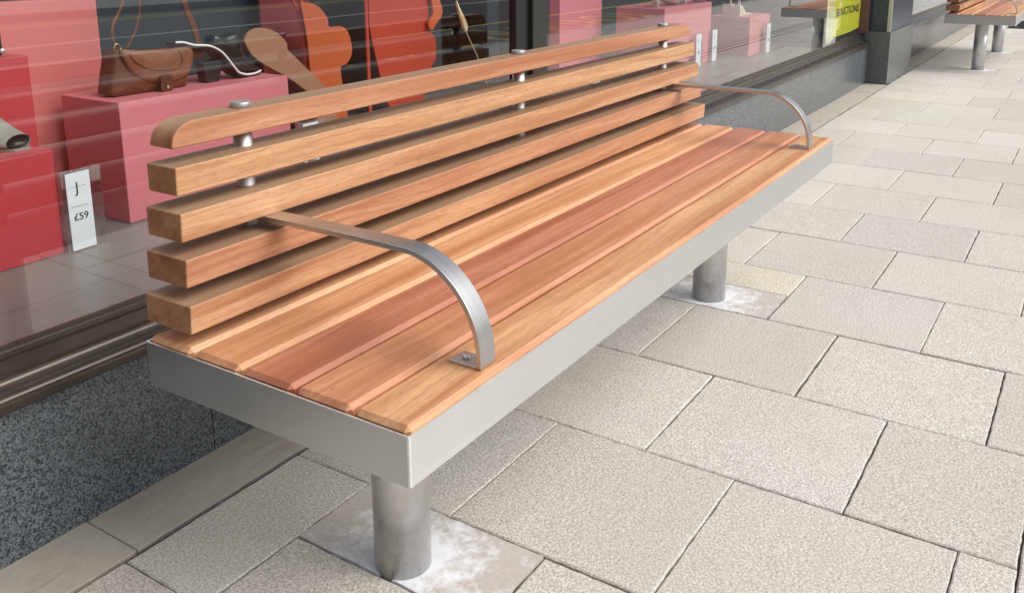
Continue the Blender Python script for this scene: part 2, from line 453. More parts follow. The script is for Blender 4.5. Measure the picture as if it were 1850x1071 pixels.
PX, X0 = .3972, .0225
PYJ = .397
def build_slabs():
    me = bpy.data.meshes.new('pavement')
    bm = bmesh.new(); cl = bm.loops.layers.float_color.new('tone')
    def slab(x0, x1, y0, y1, tone=None, gap=.0018):
        if x1 - x0 < .02 or y1 - y0 < .02: return
        near = x0 < 5
        j = .0011 if near else .0006
        x0 += gap + random.uniform(-j, j); x1 -= gap + random.uniform(-j, j)
        y0 += gap + random.uniform(-j, j); y1 -= gap + random.uniform(-j, j)
        n = 22 if x0 < 3 else (8 if x0 < 6 else 2)
        ring = []
        for a, b in (((x0, y0), (x1, y0)), ((x1, y0), (x1, y1)), ((x1, y1), (x0, y1)), ((x0, y1), (x0, y0))):
            for k in range(n):
                t = k / n; w = .0010 if near else .0004
                ring.append((a[0] + (b[0] - a[0]) * t + random.uniform(-w, w), a[1] + (b[1] - a[1]) * t + random.uniform(-w, w)))
        cx, cy = (x0 + x1) / 2, (y0 + y1) / 2
        z = random.uniform(-.0012, .0012); sx = random.uniform(-.002, .002); sy = random.uniform(-.002, .002)
        Z = lambda x, y: z + (x - cx) * sx + (y - cy) * sy
        ins = .0028
        top = []; edge = []; low = []
        for x, y in ring:
            ix = x + ins * (1 if x < cx else -1) * (1 if abs(x - cx) > (x1 - x0) / 2 - .004 else 0)
            iy = y + ins * (1 if y < cy else -1) * (1 if abs(y - cy) > (y1 - y0) / 2 - .004 else 0)
            top.append(bm.verts.new((ix, iy, Z(ix, iy))))
            edge.append(bm.verts.new((x, y, Z(x, y) - .0022 + random.uniform(-.0006, .0004))))
            low.append(bm.verts.new((x, y, -.02)))
        v = random.gauss(1.0, .04); w = random.uniform(-.010, .018)
        c = tone or (v + w, v, v - w * 1.3)
        fs = [bm.faces.new(top)]
        m = len(ring)
        for k in range(m):
            q = (k + 1) % m
            fs.append(bm.faces.new((edge[k], edge[q], top[q], top[k])))
            fs.append(bm.faces.new((low[k], low[q], edge[q], edge[k])))
        for f in fs:
            for l in f.loops: l[cl] = (*c, 1)
    cuts = {0: (.231, 1), 4: (1.81, -1), 18: (7.36, 1), 22: (8.96, -1)}
    for k in range(-5, 62):
        xa, xb = X0 + PX * k, X0 + PX * (k + 1)
        j0 = .0622 if k % 2 == 0 else .2655
        js = sorted([j0 + PYJ * m for m in range(-8, 3)])
        js = [-.62] + [y for y in js if -.60 < y < .645] + [.655]
        for a, b in zip(js, js[1:]):
            if k in cuts and abs(a - .0622) < .01:
                c, side = cuts[k]
                if side == 1: slab(xa, c, a, b)
                else: slab(c, xb, a, b, tone=(1.10, 1.07, .98))
            else:
                slab(xa, xb, a, b)
        # beyond the drainage slots, out to the kerb
        js = [-2.88] + [y for y in sorted([j0 + PYJ * m - .98 for m in range(-6, 1)]) if -2.84 < y < -.98] + [-.95]
        for a, b in zip(js, js[1:]): slab(xa, xb, a, b)
    for a, b in ((-.62, -.70), (-.715, -.79), (-.805, -.875), (-.89, -.95)):
        x = -2
        while x < 26:
            slab(x, x + .6, b, a, gap=.001); x += .6
    bm.normal_update(); bm.to_mesh(me); bm.free()
    me.materials.append(SLAB)
    o = bpy.data.objects.new('pavement', me); link(o); structure(o)
build_slabs()
def strip_material():
    t = NT('worn_sandstone'); co = t.coord()
    v1 = t.noise(t.mapping(co, (2.2, 16, 16)), 1.0, 7, .75, 1.6); n = t.noise(co, 30, 5, .65); f = t.noise(co, 420, 3, .6)
    c = t.mix(n, (.33, .30, .25), (.46, .425, .365))
    c = t.mix(t.math('MULTIPLY', t.ramp(v1, [(.55, 0.), (.70, 1.)]), .38), c, (.17, .125, .09))
    c = t.mix(t.math('MULTIPLY', t.ramp(f, [(.3, 1.), (.48, 0.)]), .3), c, (.12, .11, .095))
    return t.bsdf(c, .8, 0, t.bump(t.math('ADD', n, f), .35, .0012), spec=.3)
STRIP = strip_material()
x = .052 - 1.64; g = MB()
while x < 22:
    n = 20; y0, y1 = .6635, .8125; a, b = x + .0014, x + .82 - .0014; ring = []
    for p, q in (((a, y0), (b, y0)), ((b, y0), (b, y1)), ((b, y1), (a, y1)), ((a, y1), (a, y0))):
        for k in range(n):
            t_ = k / n; jj = .0016 if p[1] == q[1] == y0 else .0005
            ring.append((p[0] + (q[0] - p[0]) * t_ + random.uniform(-jj, jj), p[1] + (q[1] - p[1]) * t_ + random.uniform(-jj, jj)))
    g.prism(ring, 'z', -.02, random.uniform(-.001, .0012)); x += .82
structure(g.build('edge_paving', STRIP, bevel=.0015, seg=1))
g = MB(); x = -1.6
while x < 14:    # crumbled mortar left in the long joint
    l = random.uniform(.03, .16); n = 7; ring = []
    for k in range(n): ring.append((x + l * k / (n - 1), .6585 - random.uniform(.0005, .0028)))
    for k in range(n): ring.append((x + l - l * k / (n - 1), .6585 + random.uniform(.0005, .0030)))
    g.prism(ring, 'z', -.006, random.uniform(-.0045, -.0015)); x += l + random.uniform(.02, .20)
structure(g.build('joint_mortar', plain('grey_mortar', (.17, .175, .175), .9, n=.4, scale=90)))
g = MB()
for y in (-.7075, -.7975, -.8825): g.box(-3, 26, y - .004, y + .004, -.01, -.003)
structure(g.build('drainage_slots', IRON))
for i, (xa, xb, cx) in enumerate(((.231, .4197, .2791), (1.6113, 1.81, 1.6826), (7.36, 7.569, 7.456), (8.761, 8.96, 8.860))):
    g = MB(); ring = []
    n = 16; y0, y1 = .0645, .4575; a, b = xa + .0015, xb - .0015
    for p, q in (((a, y0), (b, y0)), ((b, y0), (b, y1)), ((b, y1), (a, y1)), ((a, y1), (a, y0))):
        for k in range(n):
            t = k / n
            ring.append((p[0] + (q[0] - p[0]) * t + random.uniform(-.0012, .0012), p[1] + (q[1] - p[1]) * t + random.uniform(-.0012, .0012)))
    g.prism(ring, 'z', -.02, -.0005)
    o = g.build('leg_footing_patch', PATCH, origin=(cx, .2575 if i < 2 else .212, 0))
    structure(o)

# markings on the road (seen in the window glass)
g = MB(); g.box(-20, 60, -7.98, -7.86, -.119, -.115)
structure(g.build('white_lane_line', ROADW))
g = MB(); g.box(-20, 60, -10.72, -10.62, -.119, -.115); g.box(-20, 60, -10.42, -10.32, -.119, -.115)
structure(g.build('double_yellow_line', ROADY))
g = MB(); g.box(7.6, 16, -3.30, -3.22, -.119, -.115); g.box(7.6, 16, -5.12, -5.02, -.119, -.115)
structure(g.build('loading_bay_line', ROADY))
o = text_mesh('loading_bay_lettering', 'LOADING ONLY', ROADY, None, 1.35, (9.0, -3.6, -.1155), (-1, 0, 0), (0, -1, 0), width=7.2, bold=-.004)
structure(o)

# tree grille in the paving beyond the second bench
gr = thing('pavement_grille', 'dark cast iron grille set in the paving beyond the far bench', 'grille', (12.1, -.10, .002))
g = MB(); 
for a, b, c, d in ((11.5, 12.7, .34, .37), (11.5, 12.7, -.60, -.57), (11.5, 11.53, -.57, .34), (12.67, 12.7, -.57, .34)): g.box(a, b, c, d, .002, .008)
g.build('frame', IRON, gr)
g = MB()
for i in range(26):
    t = -.95 + i * .088
    for s in (1, -1):
        pts = []
        for u in (0, 1):
            pass
        x0, y0 = 11.53, -.57
        # diagonal bars clipped to the frame
        ln = []
        for k in range(80):
            x = x0 + 1.14 * k / 79; y = (-.12 + s * (x - 12.1) * 1.0) + (t + 0.0)
            if -.57 <= y <= .34: ln.append((x, y))
        if len(ln) > 2:
            (xa, ya), (xb, yb) = ln[0], ln[-1]
            dx, dy = xb - xa, yb - ya; L_ = math.hypot(dx, dy); nx, ny = -dy / L_ * .008, dx / L_ * .008
            z = .0055 if s > 0 else .0045
            g.prism([(xa + nx, ya + ny), (xb + nx, yb + ny), (xb - nx, yb - ny), (xa - nx, ya - ny)], 'z', .001, z)
g.build('lattice', IRON, gr)

# ------------------------------------------------------------------ bench
L, D, H, HB = 1.9617, .5003, .4500, .3817
W1 = srgb(214, 140, 88)
def make_bench():
    root = thing('bench', 'near timber and stainless steel bench in front of the shop window', 'bench', (0, 0, 0), 'benches along the pavement')
    # folded steel apron: four walls with rounded outer corners
    t = .003; r = .004
    def rr(x0, x1, y0, y1, rad, n=5):
        out = []
        for cx, cy, a0 in ((x1 - rad, y1 - rad, 0), (x0 + rad, y1 - rad, 90), (x0 + rad, y0 + rad, 180), (x1 - rad, y0 + rad, 270)):
            for k in range(n + 1):
                a = math.radians(a0 + 90 * k / n); out.append((cx + rad * math.cos(a), cy + rad * math.sin(a)))
        return out
    outer = rr(0, L, 0, D, r); inner = rr(t, L - t, t, D - t, r * .4)
    n = len(outer); g = MB(); is_end = []
    vs = [(x, y, HB) for x, y in outer] + [(x, y, H) for x, y in outer] + [(x, y, H) for x, y in inner] + [(x, y, HB) for x, y in inner]
    fs = []
    for k in range(n):
        q = (k + 1) % n
        fs += [(k, q, n + q, n + k), (n + k, n + q, 2 * n + q, 2 * n + k), (2 * n + k, 2 * n + q, 3 * n + q, 3 * n + k), (3 * n + k, 3 * n + q, q, k)]
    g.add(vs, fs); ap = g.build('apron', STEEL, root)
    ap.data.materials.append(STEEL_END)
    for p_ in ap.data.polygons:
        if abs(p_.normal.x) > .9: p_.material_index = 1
    g = MB(); g.box(.006, L - .006, .006, D - .006, HB + .001, HB + .005); g.build('underside_tray', STEEL, ap)
    # seat slats
    ys = [(.0035, .0910), (.0985, .1935), (.2010, .2945), (.3020, .3955), (.4030, .4965)]
    cols = [srgb(222, 174, 130), srgb(206, 148, 112), srgb(188, 124, 98), srgb(218, 168, 126), srgb(220, 172, 130)]
    for (a, b), c in zip(ys, cols):
        g = MB(); g.box(.004, L - .004, a, b, .4300, .4585)
        s = g.build('seat_slat', WOOD, root, bevel=.0064, seg=1, color=c)
        if a < .01:
            m = MB()
            for i in range(4):
                y = .012 + i * .0062
                m.prism([(1.914, y), (1.917, y + .002), (1.925, y + .0015), (1.923, y + .0045), (1.915, y + .004)], 'z', .4584, .4588)
            m.build('burnt_mark', MARK, s)
    # backrest slats: (x inset, front y bottom, front y top, back y, z bottom, z top)
    bs = [(.0359, .446, .4445, .4965, .7390, .7760), (.0282, .4338, .4325, .4985, .6740, .7160), (.0203, .4215, .4190, .4985, .6096, .6530),
          (.0144, .4114, .4085, .4990, .5453, .5885), (.0068, .4002, .3975, .5000, .4803, .5240)]
    cols = [srgb(202, 152, 118), srgb(208, 166, 125), srgb(208, 164, 125), srgb(200, 151, 117), srgb(205, 160, 123)]
    for i, (xi, yf, yt, yb, z0, z1) in enumerate(bs):
        g = MB(); a, b = xi, L - xi
        if i == 0:
            pts = []
            rx, rz = .042, .034
            for k in range(11):
                w = math.radians(90 * k / 10); pts.append((a + rx - rx * math.cos(w), z1 - rz + rz * math.sin(w)))
            for k in range(11):
                w = math.radians(90 - 90 * k / 10); pts.append((b - rx + rx * math.cos(w), z1 - rz + rz * math.sin(w)))
            pts = [(a, z0)] + pts + [(b, z0)]
            g.prism(pts, 'y', yf, yb)
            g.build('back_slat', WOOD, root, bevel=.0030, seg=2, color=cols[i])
        else:
            sec = [(yf, z0), (yb, z0), (yb, z1), (yt, z1)]
            g.prism(sec, 'x', a, b)
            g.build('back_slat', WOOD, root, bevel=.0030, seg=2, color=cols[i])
    # posts with flat caps
    for px in (.184, L / 2, L - .184):
        g = MB(); g.lathe([(.0146, .43), (.0146, .779)], (px, .4723, 0), 28); po = g.build('back_post', STEEL_POST, root)
        g = MB(); g.lathe([(.0, .7765), (.0154, .7765), (.0157, .7770), (.0157, .7838), (.0153, .7844), (0, .7844)], (px, .4723, 0), 32)
        g.build('cap', STEEL_POST, po)
    # armrests
    for cx, sgn in ((.190, 1), (L - .190, -1)):
        path = [(.468, .6065), (.40, .6068), (.30, .6072), (.20, .6072), (.155, .6065)]
        for k in range(1, 25):
            a = math.radians(90 + 90 * k / 24); ca, sa = abs(math.cos(a)), abs(math.sin(a)); e = 2 / 1.92
            path.append((.148 - .128 * ca ** e, .474 + .1325 * sa ** e))
        path += [(.0198, .462), (.0198, .4592)]
        hw, th = .0172, .0040
        g = MB(); vs = []
        for i, (y, z) in enumerate(path):
            y0, z0 = path[max(i - 1, 0)]; y1, z1 = path[min(i + 1, len(path) - 1)]
            l = math.hypot(y1 - y0, z1 - z0); ny, nz = (z1 - z0) / l, -(y1 - y0) / l
            for sx, sn in ((-1, -1), (1, -1), (1, 1), (-1, 1)):
                vs.append((cx + sx * hw, y + sn * ny * th, z + sn * nz * th))
        fs = []
        for i in range(len(path) - 1):
            for k in range(4):
                q = (k + 1) % 4; fs.append((i * 4 + k, i * 4 + q, i * 4 + 4 + q, i * 4 + 4 + k))
        fs += [(0, 1, 2, 3), tuple(len(vs) - 4 + k for k in (3, 2, 1, 0))]
        g.add(vs, fs)
        ar = g.build('armrest', STEEL_ARM, root, bevel=.0009, seg=2)
        g = MB(); g.box(cx - hw, cx + hw, .0242, .0700, .4586, .4625); g.build('foot_plate', STEEL_ARM, ar, bevel=.0008)
        g = MB(); g.lathe([(0, .4660), (.0022, .4660), (.0026, .4668), (.0052, .4662), (.0062, .4645), (.0064, .4625)], (cx, .052, 0), 20); g.build('bolt', STEEL_POST, ar)
        g = MB(); g.lathe([(.0165, .598), (.0165, .6025)], (cx - sgn * .006, .4723, 0), 24); g.build('collar', STEEL_ARM, ar)
    for lx in (.2791, L - .2791):
        g = MB(); g.lathe([(.048, -.005), (.048, .3825)], (lx, .2575, 0), 56); lg = g.build('leg', STEEL_LEG, root)
    return root

def copy_tree(o, parent=None):
    c = o.copy(); COL.objects.link(c)
    c.parent = parent
    for ch in [x for x in o.children]: copy_tree(ch, c)
    return c
bench = make_bench()
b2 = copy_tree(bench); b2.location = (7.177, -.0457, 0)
b2['label'] = 'far timber and steel bench cut off by the top right corner of the photo'

# ------------------------------------------------------------------ shop building
WY, GY = .8124, .8550
shop = thing('shop_building', 'shop front with grey granite stall riser, bronze sill and large display windows', 'shop', (3, WY, 0))
PXA, PXB, PYF = 6.277, 7.10, .664
def panels(x0, x1, w, name, mat, y0, y1, z0, z1):
    x = x0
    while x < x1 - .02:
        e = min(x + w, x1)
        MB().box(x + .0008, e - .0008, y0, y1, z0, z1).build(name, mat, shop, bevel=.0012)
        x = e
panels(-2.6, 6.22, 1.47, 'stall_riser', GRAN_WALL, WY, WY + .12, -.02, .268)
panels(PXB, 16.6, 1.58, 'stall_riser', GRAN_WALL, WY, WY + .12, -.02, .268)
def sill_sec():
    p = [(WY + .02, .2690), (.8105, .2690), (.8020, .2710), (.7960, .2760)]
    for k in range(7):
        a = math.radians(180 - 110 * k / 6); p.append((.8065 + .0115 * math.cos(a), .289 + .0125 * math.sin(a)))
    for k in range(9):
        a = math.radians(-90 + 78 * k / 8); p.append((.8180 + .024 * math.cos(a), .3270 + .0245 * math.sin(a)))
    p += [(.8425, .3405), (.8395, .3415), (.8395, .3445), (.8465, .3455), (.8465, .3565), (.8530, .3585), (.8530, .3655), (.8600, .3655), (.8600, .3600), (.90, .3380), (.90, .2690)]
    return p
for a, b in ((-2.6, 6.215), (PXB, 16.6)):
    MB().prism(sill_sec(), 'x', a, b, smooth=False).build('window_sill', BRONZE, shop)
# glass
def pane(x0, x1):
    me = bpy.data.meshes.new('glass_pane')
    o0 = base_of(shop)
    me.from_pydata([tuple(Vector(v) - o0) for v in ((x0, GY, .362), (x1, GY, .362), (x1, GY, 2.70), (x0, GY, 2.70))], [], [(0, 1, 2, 3)])
    me.materials.append(GLASS)
    o = bpy.data.objects.new('glass_pane', me); link(o, shop); return o
pane(-2.55, 1.555); pane(1.700, 6.16); pane(7.16, 16.5)
# mullion: black rebate and a paler olive face
MB().box(1.545, 1.618, .842, .905, .3657, 2.70).build('mullion_rebate', BLACK, shop, bevel=.002)
MB().box(1.619, 1.706, .829, .905, .3657, 2.70).build('mullion', FRAME, shop, bevel=.003)
MB().box(6.150, 6.216, .815, .93, .3657, 2.70).build('window_frame', MAROON, shop, bevel=.003)
MB().box(7.101, 7.17, .82, .93, .3657, 2.70).build('window_frame', MAROON, shop, bevel=.003)
MB().box(-2.60, -2.545, .82, .93, .3657, 2.70).build('window_frame', FRAME, shop, bevel=.003)
# pillar
MB().box(6.218, PXB, PYF, WY + .2, -.02, .378).build('pillar_plinth', GRAN_PLINTH, shop, bevel=.003)
MB().box(6.232, PXB - .012, PYF + .014, WY + .2, .3785, 4.6).build('pillar_shaft', GRAN_SHAFT, shop, bevel=.002)
MB().box(6.224, 6.250, PYF + .006, PYF + .030, .379, 2.9).build('corner_strip', STEEL_POST, shop, bevel=.001)
# display deck, walls behind, upper wall
MB().box(-2.6, 6.2, .905, 2.4, .20, .340).build('display_floor', DECK, shop)
MB().box(7.12, 16.6, .905, 2.4, .20, .340).build('display_floor', DECK, shop)
MB().box(-2.6, 16.6, 2.4, 2.5, -.02, 3.2).build('back_wall', NAVY, shop)
MB().box(-2.7, -2.6, .82, 2.5, -.02, 4.6).build('side_wall', RENDERW, shop)
MB().box(16.6, 16.7, .82, 2.5, -.02, 4.6).build('side_wall', RENDERW, shop)
MB().box(6.22, 7.10, 1.03, 2.39, -.02, 3.1).build('partition_wall', NAVY, shop)
MB().box(-2.6, 6.23, .86, 1.05, 2.702, 4.6).build('fascia', RENDERW, shop)
MB().box(7.09, 16.6, .86, 1.05, 2.702, 4.6).build('fascia', RENDERW, shop)

# ------------------------------------------------------------------ window display (left window)
def block(name, label, mat, x0, x1, y0, y1, z0, z1, cat='display box', group=None, bev=.002):
    g = MB().box(x0, x1, y0, y1, z0, z1)
    o = g.build(name, mat, None, bevel=bev, origin=((x0 + x1) / 2, (y0 + y1) / 2, z0))
    return tag(o, label, cat, group)
block('display_box', 'pink painted display box carrying the brown handbag and the black shoe', PINK, .5560, 1.1070, 1.354, 1.598, .3405, .6455)
block('display_box', 'low red display box at the left edge with the grey open-toed shoe on top', RED, -.30, .3390, 1.2834, 1.490, .3405, .5795)
block('display_box', 'tall dark red display box behind the low red box at the left edge', RED, -.35, .4300, 1.500, 1.632, .3405, .7650)
block('backdrop_panel', 'large salmon pink backdrop panel behind the red display boxes', SALMON, -.9, .7090, 1.640, 1.700, .3405, .8830, 'panel')
block('backdrop_panel', 'dark slate backdrop panel behind the orange cut-outs', NAVY, .712, 2.64, 1.960, 2.00, .3405, 1.9, 'panel')
# black handbag cut by the left edge
k = thing('handbag', 'black handbag with silver stud standing on the tall dark red box', 'bag', (.30, 1.56, .7655))
MB().box(.10, .394, 1.535, 1.60, .7655, .8420).build('body', PATENT, k, bevel=.008, seg=3)
MB().lathe([(0, -.006), (.006, -.004), (.006, 0)], (.389, 1.534, .778), 16, 'y').build('stud', STEEL_POST, k)

# brown saddle bag
def bulged(outline, yf, yb, bulge, n=4):
    """closed 2D outline turned into a cushion: front bulges towards -y"""
    g = MB(); P = smooth_loop(outline, 4); N = len(P)
    cx = sum(p[0] for p in P) / N; cz = sum(p[1] for p in P) / N
    rings = []
    vs = []
    for r in range(n + 1):
        t = r / n; s = math.cos(t * math.pi / 2 * .96)
        y = yf - bulge * math.sin(t * math.pi / 2)
        for p in P: vs.append((cx + (p[0] - cx) * s, y, cz + (p[1] - cz) * s))
    for p in P: vs.append((p[0], yb, p[1]))
    fs = []
    for r in range(n):
        for i in range(N):
            j = (i + 1) % N; fs.append((r * N + i, r * N + j, (r + 1) * N + j, (r + 1) * N + i))
    fs.append(tuple(n * N + i for i in range(N)))
    b = (n + 1) * N
    for i in range(N):
        j = (i + 1) % N; fs.append((i, b + i, b + j, j))
    fs.append(tuple(b + i for i in reversed(range(N))))
    g.add(vs, fs, True); return g
bag = thing('handbag', 'brown leather saddle bag with long strap standing on the pink display box', 'bag', (.71, 1.46, .6455))
bagbody = [(.621, .762), (.6040, .720), (.592, .672), (.594, .6500), (.66, .6462), (.76, .6462), (.812, .6468), (.820, .660), (.821, .69), (.827, .715), (.836, .742), (.820, .7485), (.76, .7510), (.68, .7550)]
bulged(bagbody, 1.436, 1.485, .016).build('body', LEATHER, bag)
flap = [(.6225, .7635), (.6303, .7335), (.6445, .7066), (.6664, .6883), (.6895, .6768), (.7186, .6702), (.7500, .6685), (.7817, .6695), (.8183, .6828), (.832, .7113), (.836, .7400), (.8162, .7520), (.7554, .7520), (.6732, .7580)]
fo = bulged(flap, 1.421, 1.427, .010).build('flap', LEATHER_L, bag)
MB().tube([(p[0], 1.4225, p[1]) for p in smooth_loop(flap, 5)][:46], .0016, 6).build('flap_piping', LEATHER_D, fo)
MB().tube(smooth_path([(.6415, 1.4135, .752), (.652, 1.4125, .7342), (.6696, 1.412, .7196), (.7006, 1.4115, .706), (.7466, 1.411, .6991), (.7813, 1.4115, .7024), (.7934, 1.412, .7188), (.7888, 1.4135, .7450)], 6), .0011, 6).build('stitching', LEATHER_D, fo)
MB().prism(smooth_loop([(.718, .689), (.750, .687), (.752, .668), (.7545, .653), (.735, .642), (.7155, .654), (.717, .670)], 3), 'y', 1.4035, 1.4085).build('clasp_tab', LEATHER_D, fo)
MB().lathe([(0, -.004), (.0040, -.003), (.0055, 0)], (.735, 1.403, .657), 20, 'y').build('clasp_stud', GOLD, fo)
MB().tube(smooth_path([(.630, 1.452, .765), (.6236, 1.452, .7979), (.6313, 1.455, .8249), (.6591, 1.458, .8644), (.675, 1.46, .905), (.70, 1.465, .99)], 6), .0052, 8, .35).build('strap', LEATHER, bag)
MB().tube(smooth_path([(.672, 1.47, .758), (.7028, 1.47, .8043), (.7196, 1.47, .8529), (.7242, 1.47, .8951), (.72, 1.468, .99)], 6), .0040, 8, .35).build('strap', LEATHER, bag)
MB().tube(smooth_path([(.862, 1.452, .722), (.876, 1.45, .745), (.8745, 1.45, .776), (.8535, 1.45, .8376), (.8353, 1.452, .894), (.80, 1.46, .985)], 6), .0110, 8, .3).build('strap', LEATHER, bag)
MB().box(.852, .886, 1.444, 1.458, .7145, .744).build('strap_loop', LEATHER_D, bag, bevel=.002)
for x, z in ((.631, .766), (.846, .742)):
    pts = [(x + .009 * math.cos(a), 1.448, z + .011 * math.sin(a)) for a in [i * math.pi / 8 for i in range(17)]]
    MB().tube(pts, .0016, 6).build('ring', GOLD, bag)

# black heeled mule with a white welt
def shoe(name, label, sole, upper, heel, yc, w, mats, parent_loc, group=None):
    s = thing(name, label, 'shoe', parent_loc, group)
    so = smooth_path([(x, yc, z) for x, z in sole], 6)
    g = MB(); vs = []; n = len(so)
    for i, p in enumerate(so):
        t = i / (n - 1); hw = w * (.62 + .38 * math.sin(min(1, t * 1.15) * math.pi * .9)) * (1 if t < .9 else (1 - (t - .9) * 6))
        for sy, dz in ((-1, 0), (1, 0), (1, -.0085), (-1, -.0085)): vs.append((p.x, yc + sy * hw, p.z + dz))
    fs = []
    for i in range(n - 1):
        for k in range(4):
            q = (k + 1) % 4; fs.append((i * 4 + k, i * 4 + q, i * 4 + 4 + q, i * 4 + 4 + k))
    fs += [(0, 1, 2, 3), tuple(len(vs) - 4 + k for k in (3, 2, 1, 0))]
    g.add(vs, fs); g.build('sole', mats[0], s)
    MB().tube([(p.x, yc - w * (.64 + .38 * math.sin(min(1, i / (n - 1) * 1.15) * math.pi * .9)) * (1 if i / (n - 1) < .9 else (1 - (i / (n - 1) - .9) * 6)) - .001, p.z + .001) for i, p in enumerate(so)], .0032, 8).build('welt', mats[1], s)
    if upper:
        u = bulged(upper, yc - w * .35, yc + w * .7, w * .30).build('upper', mats[2], s)
    if heel:
        MB().prism(heel, 'y', yc - w * .6, yc + w * .6).build('heel', mats[3], s, bevel=.002)
    return s
shoe('heeled_shoe', 'black patent heeled mule with a white edge beside the brown bag',
     [(.7900, .765), (.8115, .764), (.8454, .754), (.8913, .7475), (.9271, .7292), (.9498, .7051), (.9708, .6792), (.9888, .6620), (1.0178, .6535), (1.0485, .6525), (1.0825, .6560)],
     [(.918, .7380), (.925, .7720), (.9565, .7650), (1.012, .7700), (1.0210, .7237), (1.0430, .6900), (1.078, .6640), (1.080, .6580), (1.020, .6555), (.980, .6720), (.950, .7050)],
     [(.8740, .7000), (.9400, .7050), (.9273, .6465), (.8830, .6465)], 1.450, .030, (BLACK, WHITE, PATENT, BLACK), (.95, 1.45, .6455))

# grey open-toed shoe on the low red box
sh = thing('open_toe_shoe', 'grey green suede open-toed shoe on the low red box at the left edge', 'shoe', (.20, 1.37, .5795))
def loft(sections, seg=20, cap=True):
    """sections: (centre, half width vector, half height vector)"""
    g = MB(); vs = []; fs = []
    for c, a, b in sections:
        c, a, b = Vector(c), Vector(a), Vector(b)
        for k in range(seg):
            w = 2 * math.pi * k / seg; vs.append(tuple(c + a * math.cos(w) + b * math.sin(w)))
    for i in range(len(sections) - 1):
        for k in range(seg):
            q = (k + 1) % seg; fs.append((i * seg + k, i * seg + q, (i + 1) * seg + q, (i + 1) * seg + k))
    if cap: fs.append(tuple(range(seg)))
    g.add(vs, fs, True); return g
loft([((.165, 1.462, .735), (.055, 0, 0), (0, .030, .004)), ((.190, 1.450, .700), (.056, 0, .004), (0, .028, .014)), ((.220, 1.425, .662), (.056, 0, .006), (0, .020, .026)),
      ((.252, 1.398, .630), (.049, 0, .006), (0, .014, .030)), ((.280, 1.370, .608), (.038, 0, .005), (0, .007, .021)), ((.300, 1.345, .5985), (.028, 0, .003), (0, .004, .0150))]).build('upper', SUEDE, sh)
loft([((.299, 1.347, .5985), (.024, 0, .003), (0, .0035, .0115)), ((.3005, 1.3435, .5982), (.0235, 0, .003), (0, .003, .0112))]).build('toe_opening', BLACK, sh)
MB().prism([(.17, 1.46), (.20, 1.49), (.27, 1.455), (.315, 1.395), (.330, 1.352), (.318, 1.334), (.285, 1.336), (.262, 1.360), (.235, 1.41)], 'z', .5797, .5850).build('sole', SUEDE, sh, bevel=.001)

# acrylic price stands
def price_stand(label, x, y, rot=0., w=.100, h=.188, first=False, text=True):
    t = thing('price_stand', label, 'price stand', (x, y, .3405), 'acrylic price stands on the display floor')
    g = MB()
    z0 = .3405; lean = .0
    # U of clear acrylic: front sheet, back sheet, thick block edges
    g.box(x, x + w, y - .001, y + .002, z0, z0 + h)
    g.box(x, x + .008, y + .0025, y + .020, z0, z0 + h)
    g.box(x + w - .006, x + w, y + .0025, y + .020, z0, z0 + h)
    g.build('holder', ACRYLIC, t, bevel=.001)
    cd = MB().box(x + .009, x + w - .031, y - .0028, y - .0014, z0 + .003, z0 + h - .006).build('card', PAPER, t)
    cx = x + (.010 + w - .034) / 2
    if text:
        text_mesh('price', '£59', INK, cd, .0225, (cx, y - .0030, z0 + .072), (1, 0, 0), (0, 0, 1), width=.036, bold=.00015)
        text_mesh('logo', 'J', INK, cd, .034, (cx - .003, y - .0030, z0 + .136), (1, 0, 0), (0, 0, 1), bold=0.0)
        MB().box(cx - .020, cx + .020, y - .0032, y - .0029, z0 + .1490, z0 + .1496).build('logo_rule', INK, cd)
        g = MB(); xx = cx - .022
        random.seed(5)
        while xx < cx + .020:
            l = random.uniform(.0012, .0035); g.box(xx, xx + l, y - .0032, y - .0029, z0 + .1035, z0 + .1044); xx += l + .0009
        g.build('fine_print', INK, cd)
    t.rotation_euler = (0, 0, rot)
    return t
price_stand('clear acrylic stand with a white £59 card beside the low red box', .3415, 1.270, .06)
ps2 = price_stand('clear acrylic price stand half hidden behind the slats of the near bench', 1.035, 1.240)
ps3 = price_stand('clear acrylic price stand seen through the slats left of the wide display plinth', 2.665, 1.180)
ps4 = price_stand('clear acrylic price stand just past the end of the near bench backrest', 3.995, 1.2516, w=.11)
ps5 = price_stand('clear acrylic price stand second from the right, before the small pink cube', 4.275, 1.2657, w=.11)
ps6 = price_stand('clear acrylic price stand right of the small pink cube with shoes', 4.84, 1.1308, w=.11)

# card cut-outs
def cutout(name, label, pts, y, mat, th=.008, n=5, bend=0., parent=None):
    P = smooth_loop(pts, n)
    g = MB(); g.prism(P, 'y', y, y + th)
    if bend:
        cx = sum(p[0] for p in P) / len(P)
        g.v = [(vx, vy + bend * (vx - cx) ** 2, vz) for vx, vy, vz in g.v]
    if parent is not None: return g.build(name, mat, parent)
    o = g.build(name, mat, None, origin=(P[0][0], y, .3405)); return tag(o, label, 'cut-out')
cutout('card_cutout', 'tan spoon-shaped card cut-out leaning right of the pink display box',
       [(1.2545, .7184), (1.2749, .7416), (1.3153, .751), (1.3575, .744), (1.3998, .7239), (1.4345, .6909), (1.4377, .668), (1.4735, .6358), (1.5226, .5917), (1.5733, .5461), (1.6366, .4802), (1.660, .3450), (1.58, .3450), (1.54, .485), (1.4915, .5312), (1.4301, .5739), (1.3355, .6265), (1.2863, .6612), (1.2620, .6950)], 1.70, TAN)
fA = thing('card_figure', 'orange scalloped card figure between the tan spoon and the red-orange figure', 'cut-out', (1.68, 1.76, .3405))
